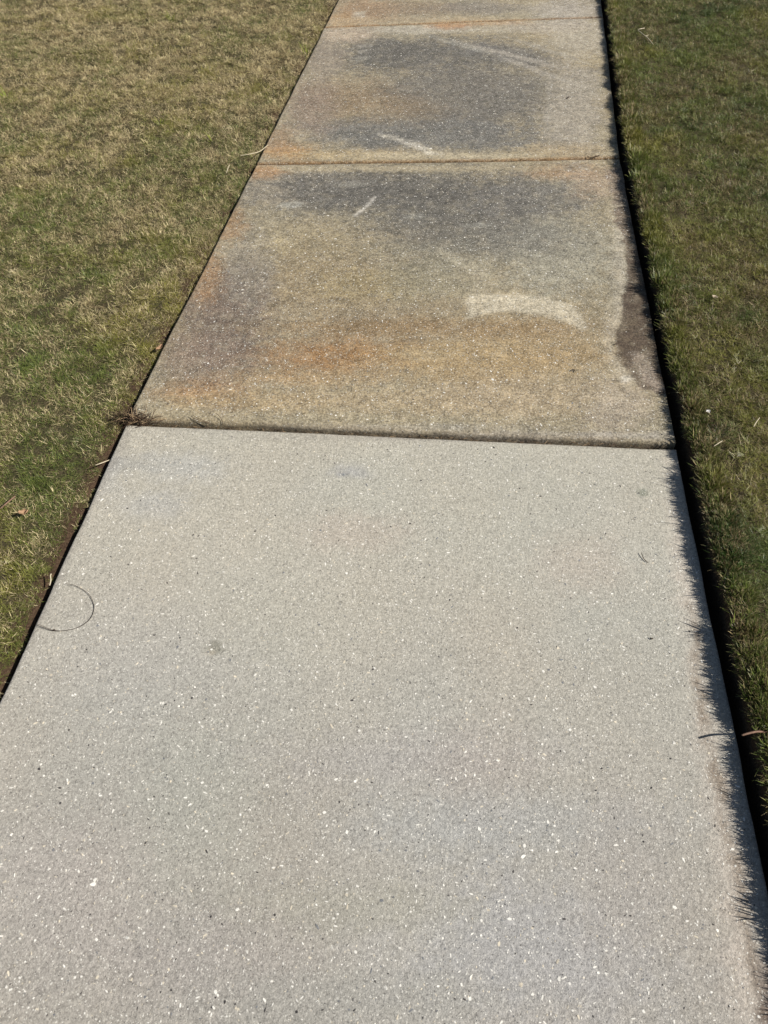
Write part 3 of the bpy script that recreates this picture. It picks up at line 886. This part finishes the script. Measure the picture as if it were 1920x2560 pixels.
# left lawn
x, y, s_ = scatter('left', 7600)
clump = fbm(x, y, 22, 301, 3)
keepw = np.interp(y, [1.45, 1.6, 2.1, 2.3], [0.024, 0.012, 0.004, -0.004]) + (fbm(y, x * 0, 9, 303, 4) - 0.5) * 0.03 - 0.02 * (rng.random(len(x)) < 0.10)
k_ = (s_ > keepw) & (rng.random(len(x)) < 0.55 + 1.5 * (clump - 0.3))
x, y, s_, clump = x[k_], y[k_], s_[k_], clump[k_]
n = len(x)
pick = np.where(rng.random(n) < 0.52, rng.integers(0, 7, n), rng.integers(7, 12, n))
pick = np.where(rng.random(n) < 0.05, rng.integers(15, 17, n), pick)
pick = np.where((s_ < keepw[k_] + 0.02), rng.integers(12, 15, n), pick)
base_z = np.interp(s_, [0.0, 0.014, 0.028, 0.05, 0.1, 5], [-0.014, -0.014, -0.012, -0.008, -0.004, -0.004]) + und(x, y) * np.clip(s_ / 0.05, 0, 1)
sc_ = 0.52 + 0.38 * rng.random(n) + 0.50 * (clump - 0.5)
lawn('grass', 'half dormant mown lawn of straw and green blades left of the sidewalk', np.stack([x, y, base_z], -1),
     rng.random(n) * 6.283, rng.normal(0, 0.28, (n, 2)), sc_, pick, protos(grass_material('grass_left', 'left'), 'left'))
NL = n
# right lawn
x, y, s_ = scatter('right', 7200)
xe, ye, se = scatter('right', 9000, 0.075)
ke = se > 0.034 + (fbm(ye, xe * 0, 14, 9, 3) - 0.5) * 0.014
edge_n = int(ke.sum())
x, y, s_ = np.r_[x, xe[ke]], np.r_[y, ye[ke]], np.r_[s_, se[ke]]
is_edge = np.r_[np.zeros(len(x) - edge_n, bool), np.ones(edge_n, bool)]
clump = fbm(x, y, 22, 311, 3)
k_ = (s_ > 0.032 + (fbm(y, x * 0, 14, 9, 3) - 0.5) * 0.014) & (is_edge | (rng.random(len(x)) < 0.60 + 1.5 * (clump - 0.3)))
x, y, s_, clump, is_edge = x[k_], y[k_], s_[k_], clump[k_], is_edge[k_]
n = len(x)
pick = np.where(rng.random(n) < 0.62, rng.integers(0, 7, n), rng.integers(7, 12, n))
pick = np.where(rng.random(n) < 0.05, rng.integers(15, 17, n), pick)
pick = np.where(is_edge, rng.integers(17, 20, n), pick)
base_z = np.interp(s_, [0.014, 0.022, 0.028, 0.034, 0.055, 0.1, 5], [-0.060, -0.020, 0.014, 0.030, 0.036, 0.037, 0.037]) + und(x, y) * np.clip(s_ / 0.05, 0, 1)
sc_ = 0.56 + 0.36 * rng.random(n) + 0.48 * (clump - 0.5)
sc_ = np.where(is_edge, 0.80 + 0.30 * rng.random(n) + 0.95 * (fbm(y, y * 0, 17, 319, 4) - 0.40) + 0.45 * (rng.random(n) < 0.04), sc_)
lawn('grass', 'greener mown lawn right of the sidewalk, its edge shading the slabs', np.stack([x, y, base_z], -1),
     rng.random(n) * 6.283, rng.normal(0, 0.28, (n, 2)), sc_, pick, protos(grass_material('grass_right', 'right'), 'right'))
print('tufts', NL, n)


# ------------------------------------------------------------------ small things lying about
def tube(pts, rad, k=5, taper=0.35):
    """thin round strand through pts (Vectors)"""
    n = len(pts); V = []; F = []
    for i, p in enumerate(pts):
        t = (pts[min(i + 1, n - 1)] - pts[max(i - 1, 0)]).normalized()
        s = t.cross(Vector((0, 0, 1)))
        if s.length < 1e-4: s = Vector((1, 0, 0))
        s.normalize(); u = s.cross(t)
        e = i / (n - 1)
        r_ = rad * (1 - taper * abs(2 * e - 1) ** 3)
        for j in range(k):
            a = 2 * math.pi * j / k
            V.append(tuple(p + s * (math.cos(a) * r_) + u * (math.sin(a) * r_)))
    for i in range(n - 1):
        for j in range(k):
            F.append((i * k + j, i * k + (j + 1) % k, (i + 1) * k + (j + 1) % k, (i + 1) * k + j))
    F.append(tuple(range(k))[::-1]); F.append(tuple((n - 1) * k + j for j in range(k)))
    return V, F


def smooth_path(P, m=8):
    out = []
    n = len(P)
    for i in range(n - 1):
        p0, p1, p2, p3 = P[max(i - 1, 0)], P[i], P[i + 1], P[min(i + 2, n - 1)]
        for j in range(m):
            t = j / m
            out.append(0.5 * ((2 * p1) + (p2 - p0) * t + (2 * p0 - 5 * p1 + 4 * p2 - p3) * t * t + (3 * p1 - p0 - 3 * p2 + p3) * t ** 3))
    out.append(P[-1])
    return out


def centred(name, V, F, mat, parent=None, smooth=True, mi=None):
    """a thing whose origin is at its own base"""
    V = np.array(V, float)
    c = np.array([V[:, 0].mean(), V[:, 1].mean(), V[:, 2].min()])
    o = mesh_obj(name, V - c, [tuple(f) for f in F], mat, parent, smooth=smooth, mi=mi)
    if parent: o.location = Vector(c) - parent.location
    else: o.location = c
    return o


def strand(name, pix, zs, rad, mat, label, cat, group=None, taper=0.35):
    P = [at(px, py, z) for (px, py), z in zip(pix, zs)]
    V, F = tube(smooth_path(P), rad, 5, taper)
    return tag(centred(name, V, F, mat), label, cat, group)


# curved pair of pine needles on the pale slab
q2 = 0.2411
arc = [(360, 830), (450, 866), (540, 897), (650, 900), (780, 875), (880, 825), (945, 760), (975, 670), (960, 590), (920, 520), (840, 460), (760, 425), (675, 410)]
arc = [(a * q2, 1360 + b * q2) for a, b in arc]
root = bpy.data.objects.new('pine_needle', None); COL.objects.link(root)
root.location = at(arc[2][0], arc[2][1], 0.001)
tag(root, 'long dark pine needle pair curled into an open loop near the pale slab\'s left edge', 'pine needle')
zs = [0.008, 0.006, 0.0032, 0.003, 0.0028, 0.003, 0.0025, 0.0025, 0.003, 0.0035, 0.004, 0.006, 0.009]
P = smooth_path([at(px, py, z) for (px, py), z in zip(arc, zs)])
V, F = tube(P, 0.00062); centred('needle', V, F, M_NEEDLE, root)
P2 = [p + Vector((0.0016 + 0.004 * (abs(2 * i / len(P) - 1)) ** 4, 0.001, 0.0009)) for i, p in enumerate(P)]
P2 = P2[:int(len(P) * 0.22)]
V, F = tube(P2, 0.0005); centred('needle', V, F, M_NEEDLE, root)
c = at(561 * q2, 1360 + 890 * q2, 0.0035)
V = []; F = []
for i in range(7):
    for j in range(8):
        a = math.pi * i / 6; b_ = 2 * math.pi * j / 8
        V.append((c.x + 0.0028 * math.cos(a), c.y + 0.0016 * math.sin(a) * math.cos(b_), c.z + 0.0016 * math.sin(a) * math.sin(b_)))
for i in range(6):
    for j in range(8):
        F.append((i * 8 + j, i * 8 + (j + 1) % 8, (i + 1) * 8 + (j + 1) % 8, (i + 1) * 8 + j))
centred('sheath', V, F, M_NEEDLE, root)

strand('pine_needle', [(1603, 1381), (1607, 1392), (1613, 1401), (1621, 1407)], [.005, .003, .002, .002], 0.0009, M_NEEDLE,
       'short dark curved needle bit alone on the pale slab near its right edge', 'pine needle')
strand('dried_needle', [(478, 1040), (487, 1047), (505, 1053), (526, 1060)], [.016, .014, .011, .004], 0.0008, M_ROOT,
       'dark dried needle curving out of the joint, nearer the left corner', 'dried needle', 'dried needles standing out of the joint')
strand('dried_needle', [(480, 1037), (492, 1044), (508, 1051), (524, 1057)], [.020, .018, .012, .004], 0.0007, M_ROOT,
       'upper dried needle of the crossing pair rising from the dark joint', 'dried needle', 'dried needles standing out of the joint')
strand('dried_needle', [(539, 1033), (548, 1040), (556, 1053), (558, 1062)], [.020, .016, .010, .002], 0.0007, M_ROOT,
       'dried needle rising steeply from the dark joint, farther from the corner', 'dried needle', 'dried needles standing out of the joint')
strand('straw_stalk', [(600, 389), (625, 385), (648, 379), (662, 369), (670, 362)], [.035, .034, .03, .02, .008], 0.0017, M_STRAW,
       'long pale straw stalk lying over the grass edge onto the stained slab', 'stalk')
strand('straw_stalk', [(238, 1163), (255, 1157), (273, 1150)], [.018, .017, .006], 0.0014, M_STRAW,
       'straight pale straw bridging the soil gap beside the pale slab', 'stalk')
strand('straw_stalk', [(128, 1434), (126, 1440), (127, 1450), (124, 1464)], [.012, .010, .007, .001], 0.0016, M_STRAW,
       'short thick white straw on the bare soil strip above the needle loop', 'stalk')
strand('straw_stalk', [(1884, 1067), (1890, 1056), (1899, 1044)], [.05, .052, .055], 0.0013, M_STRAW,
       'pale straw standing in the right lawn near the picture edge', 'stalk')
strand('straw_stalk', [(1784, 1116), (1796, 1108), (1806, 1102)], [.05, .052, .053], 0.0013, M_STRAW,
       'pale straw lying in the right lawn beside the dark joint', 'stalk')
strand('straw_stalk', [(1594, 74), (1602, 72), (1612, 70)], [.05, .052, .05], 0.0022, M_STRAW,
       'short upper straw of the bent pair over the debris patch, far right lawn', 'stalk')
strand('straw_stalk', [(1594, 75), (1608, 86), (1621, 97), (1633, 111)], [.05, .055, .052, .045], 0.0022, M_STRAW,
       'long lower straw of the bent pair over the debris patch, far right lawn', 'stalk')
strand('straw_stalk', [(566, 432), (570, 420), (574, 412)], [.04, .042, .042], 0.0016, M_STRAW,
       'short pale straw in the left lawn just below the long stalk', 'stalk')
strand('twig', [(1855, 1838), (1876, 1832), (1896, 1829), (1925, 1832)], [.050, .050, .046, .03], 0.0022, M_TWIG,
       'brown twig poking out of the right lawn over the shaded slab edge', 'twig', taper=0.2)
strand('twig', [(0, 1272), (12, 1262), (26, 1250), (38, 1240)], [.018, .022, .022, .02], 0.0022, M_TWIG,
       'reddish brown twig half buried in grass at the left picture edge', 'twig', taper=0.2)


def leaf(px, py, z, size, mat, label, curl=0.5, rot=0.0, asp=0.5, name='dead_leaf'):
    c = at(px, py, z); g = np.random.default_rng(int(px * 3 + py))
    nu, nv_ = 9, 5
    V = []; F = []
    for i in range(nu):
        t = i / (nu - 1)
        wd = size * asp * math.sin(math.pi * min(1, 0.06 + 0.94 * t)) ** 0.8 * (1 + 0.18 * g.normal())
        for j in range(nv_):
            s = (j / (nv_ - 1) - 0.5) * 2
            lx = (t - 0.5) * size * 2; ly = s * wd
            zz = curl * size * (0.55 * s * s + 0.5 * (2 * t - 1) ** 2) + g.normal() * size * 0.03
            V.append((c.x + lx * math.cos(rot) - ly * math.sin(rot), c.y + lx * math.sin(rot) + ly * math.cos(rot), c.z + zz))
    for i in range(nu - 1):
        for j in range(nv_ - 1):
            a = i * nv_ + j; F.append((a, a + 1, a + nv_ + 1, a + nv_))
    root = bpy.data.objects.new(name, None); COL.objects.link(root); root.location = c
    tag(root, label, 'leaf')
    bl = centred('leaf_blade', V, F, mat, root)
    md = bl.modifiers.new('thickness', 'SOLIDIFY'); md.thickness = 0.0005
    dx = Vector((math.cos(rot), math.sin(rot), 0))
    P = smooth_path([c + dx * (-size * 1.45) + Vector((0, 0, curl * size * 1.0)), c + dx * (-size) + Vector((0, 0, curl * size * .5)), c + Vector((0, 0, 0.0008)), c + dx * size * 0.95 + Vector((0, 0, curl * size * .5))], 5)
    V, F = tube(P, 0.0006); centred('midrib', V, F, M_ROOT2, root)


leaf(400, 871, 0.006, 0.014, M_LEAF, 'tan dead leaf lodged between the left lawn and the rusty slab', .6, 1.2)
leaf(61, 1283, 0.018, 0.012, M_LEAF, 'curled tan dead leaf sunk in the left lawn near the picture edge', .8, 0.4, .7)
leaf(1617, 92, 0.040, 0.014, M_LEAF2, 'pale dead leaf in the debris patch of the far right lawn', .6, 0.7)
leaf(1624, 104, 0.036, 0.016, M_LEAF, 'reddish brown dead leaf below the pale one in the debris patch', .6, -0.6)
leaf(1606, 108, 0.032, 0.013, M_ROOT, 'dark rotten leaf at the left of the debris patch in the right lawn', .5, 0.2)
leaf(1786, 743, 0.045, 0.010, M_LEAF2, 'small white dry leaf scrap lying on the right lawn beside the wet stain', .5, 2.5, .6)
leaf(1770, 1029, 0.045, 0.006, M_CHIP, 'tiny white scrap on the right lawn just above the dark joint', .5, 0.5, .8)


def bit(px, py, z, pix, rad, label):
    P = [at(a, b, z + 0.001 * (i % 2) + 0.001) for i, (a, b) in enumerate(pix)]
    V, F = tube(smooth_path(P, 5), rad, 6, 0.6)
    tag(centred('debris_bit', V, F, M_NEEDLE), label, 'debris')


bit(0, 0, 0.008, [(1427, 927), (1431, 924), (1436, 925), (1438, 930)], 0.0014, 'tiny black curled bit on the rust stained slab, right of its middle')
bit(0, 0, 0.006, [(1417, 246), (1421, 243), (1423, 241)], 0.0028, 'tiny black speck on the far grey slab right of its dark bloom')
bit(0, 0, 0.008, [(1534, 862), (1538, 860), (1543, 858)], 0.0016, 'tiny dark crumb at the pale rim of the wet stain')
bit(0, 0, 0.001, [(1624, 1594), (1630, 1597), (1633, 1595)], 0.0014, 'tiny dark crumb on the pale slab near its right shaded edge')

# dried roots caught in the joints
def root_mesh(centres, n_each, spread, l0, l1, rad, up, mats, name, seed, k=3):
    g = np.random.default_rng(seed); V = []; F = []; mi = []
    for c in centres:
        for q_ in range(n_each):
            p = Vector(c) + Vector((g.normal() * spread[0], g.normal() * spread[1], g.random() * spread[2]))
            az = g.random() * 6.28 if up < 2 else g.normal() * 0.5 + (0 if g.random() < .5 else math.pi)
            L_ = l0 + (l1 - l0) * g.random()
            d = Vector((math.cos(az), math.sin(az) * (0.35 if up == 0 else 1), 0.25 * g.random() + (0.25 if up == 1 else 0)))
            pts = [p]
            for s in range(3):
                d = (d + Vector((g.normal() * .28, g.normal() * .28, g.normal() * .18))).normalized()
                pts.append(pts[-1] + d * (L_ / 3))
            v, f = tube(pts, rad * (0.6 + 0.8 * g.random()), k)
            b0 = len(V); V += v; F += [tuple(b0 + x_ for x_ in ff) for ff in f]
            mi += [int(g.random() < .3)] * len(f)
    return V, F, mi


a, b = rows[2]
cs = [(a.x + (b.x - a.x) * t, a.y + (b.y - a.y) * t + 0.003, -0.017) for t in np.linspace(0.0, 0.985, 190)]
V, F, mi = root_mesh(cs, 2, (.006, .004, .010), .008, .020, .0006, 0, None, '', 5)
o = mesh_obj('dried_roots', V, F, [M_ROOT, M_ROOT2], mi=mi)
tag(o, 'dark dried grass roots packed along the joint between pale and rusty slab', 'roots', kind='stuff')
for ri, cnt, lab in ((3, 120, 'brown root crumbs along the second joint below the white scrape'), (4, 110, 'brown root crumbs along the farthest joint in view')):
    a, b = rows[ri]
    cs = [(a.x + (b.x - a.x) * t, a.y + (b.y - a.y) * t, -0.007) for t in np.linspace(0.0, 0.985, cnt)]
    V, F, mi = root_mesh(cs, 3, (.008, .003, .006), .006, .014, .0008, 0, None, '', 6 + ri)
    o = mesh_obj('dried_roots', V, F, [M_JSOIL, M_ROOT2], mi=mi)
    tag(o, lab, 'roots', kind='stuff')
# clump at the left corner of the dark joint
c = at(336, 1052, 0.0)
cs = [(c.x + 0.011 * k_ - 0.025, c.y + 0.002 * (k_ % 3) - .003, 0.001) for k_ in range(7)]
V, F, mi = root_mesh(cs, 16, (.018, .008, .014), .024, .062, .0008, 0, None, '', 77)
V2, F2, mi2 = root_mesh([(c.x - .01, c.y, 0.0)], 26, (.016, .012, .012), .018, .034, .0008, 1, None, '', 78)
F += [tuple(len(V) + q_ for q_ in f) for f in F2]; V += V2; mi += mi2
tag(centred('root_clump', V, F, [M_ROOT, M_ROOT2], mi=mi), 'spiky clump of dried brown roots at the left corner of the dark joint', 'root clump')
c = at(1478, 394, 0.006)
V, F, mi = root_mesh([(c.x, c.y, .004)], 9, (.010, .005, .004), .02, .045, .0010, 1, None, '', 79)
tag(centred('dried_sprig', V, F, [M_ROOT, M_ROOT], mi=mi), 'small dark dried sprig sprouting from the second joint near its right end', 'sprig')


# brighter yellow-green weeds in the lawns
def weed(px, py, z, size, nb, label, seed):
    c = at(px, py, z); g = np.random.default_rng(seed)
    th = g.random(nb) * 6.283
    roots = np.stack([c.x + np.cos(th) * size * .18, c.y + np.sin(th) * size * .18, np.full(nb, z - 0.022)], -1)
    V, F, T, nv = blade_arrays(roots, size * (0.7 + 0.7 * g.random(nb)), 0.0022 + 0.0018 * g.random(nb), th + g.normal(0, .5, nb), 0.3 + 0.8 * g.random(nb), 0.9 * g.random(nb), 4)
    o = centred('weed_tuft', V, F, M_WEED, smooth=False)
    tag(o, label, 'weed', 'bright weeds growing in the lawns')


weed(1805, 958, .03, .045, 16, 'bright yellow green weed in the right lawn level with the wet stain\'s foot', 1)
weed(1838, 448, .03, .05, 18, 'yellow green weed tuft in the right lawn near the second joint', 2)
weed(1640, 22, .03, .05, 16, 'light green weed at the top of the right lawn above the debris patch', 3)
weed(428, 42, .015, .05, 16, 'yellow weed in the left lawn, nearest the top of the picture', 4)
weed(399, 302, .015, .045, 14, 'yellow green weed in the left lawn, middle distance, far from the path', 5)
weed(528, 342, .015, .045, 14, 'yellow green weed in the left lawn close to the long straw stalk', 6)
weed(765, 125, .012, .05, 14, 'yellow green weed hugging the path edge below the farthest joint', 7)
weed(12, 236, .015, .055, 18, 'large yellow weed at the left picture edge in the upper lawn', 8)
weed(330, 120, .015, .05, 14, 'yellow green weed in the upper left lawn beside a straw patch', 9)
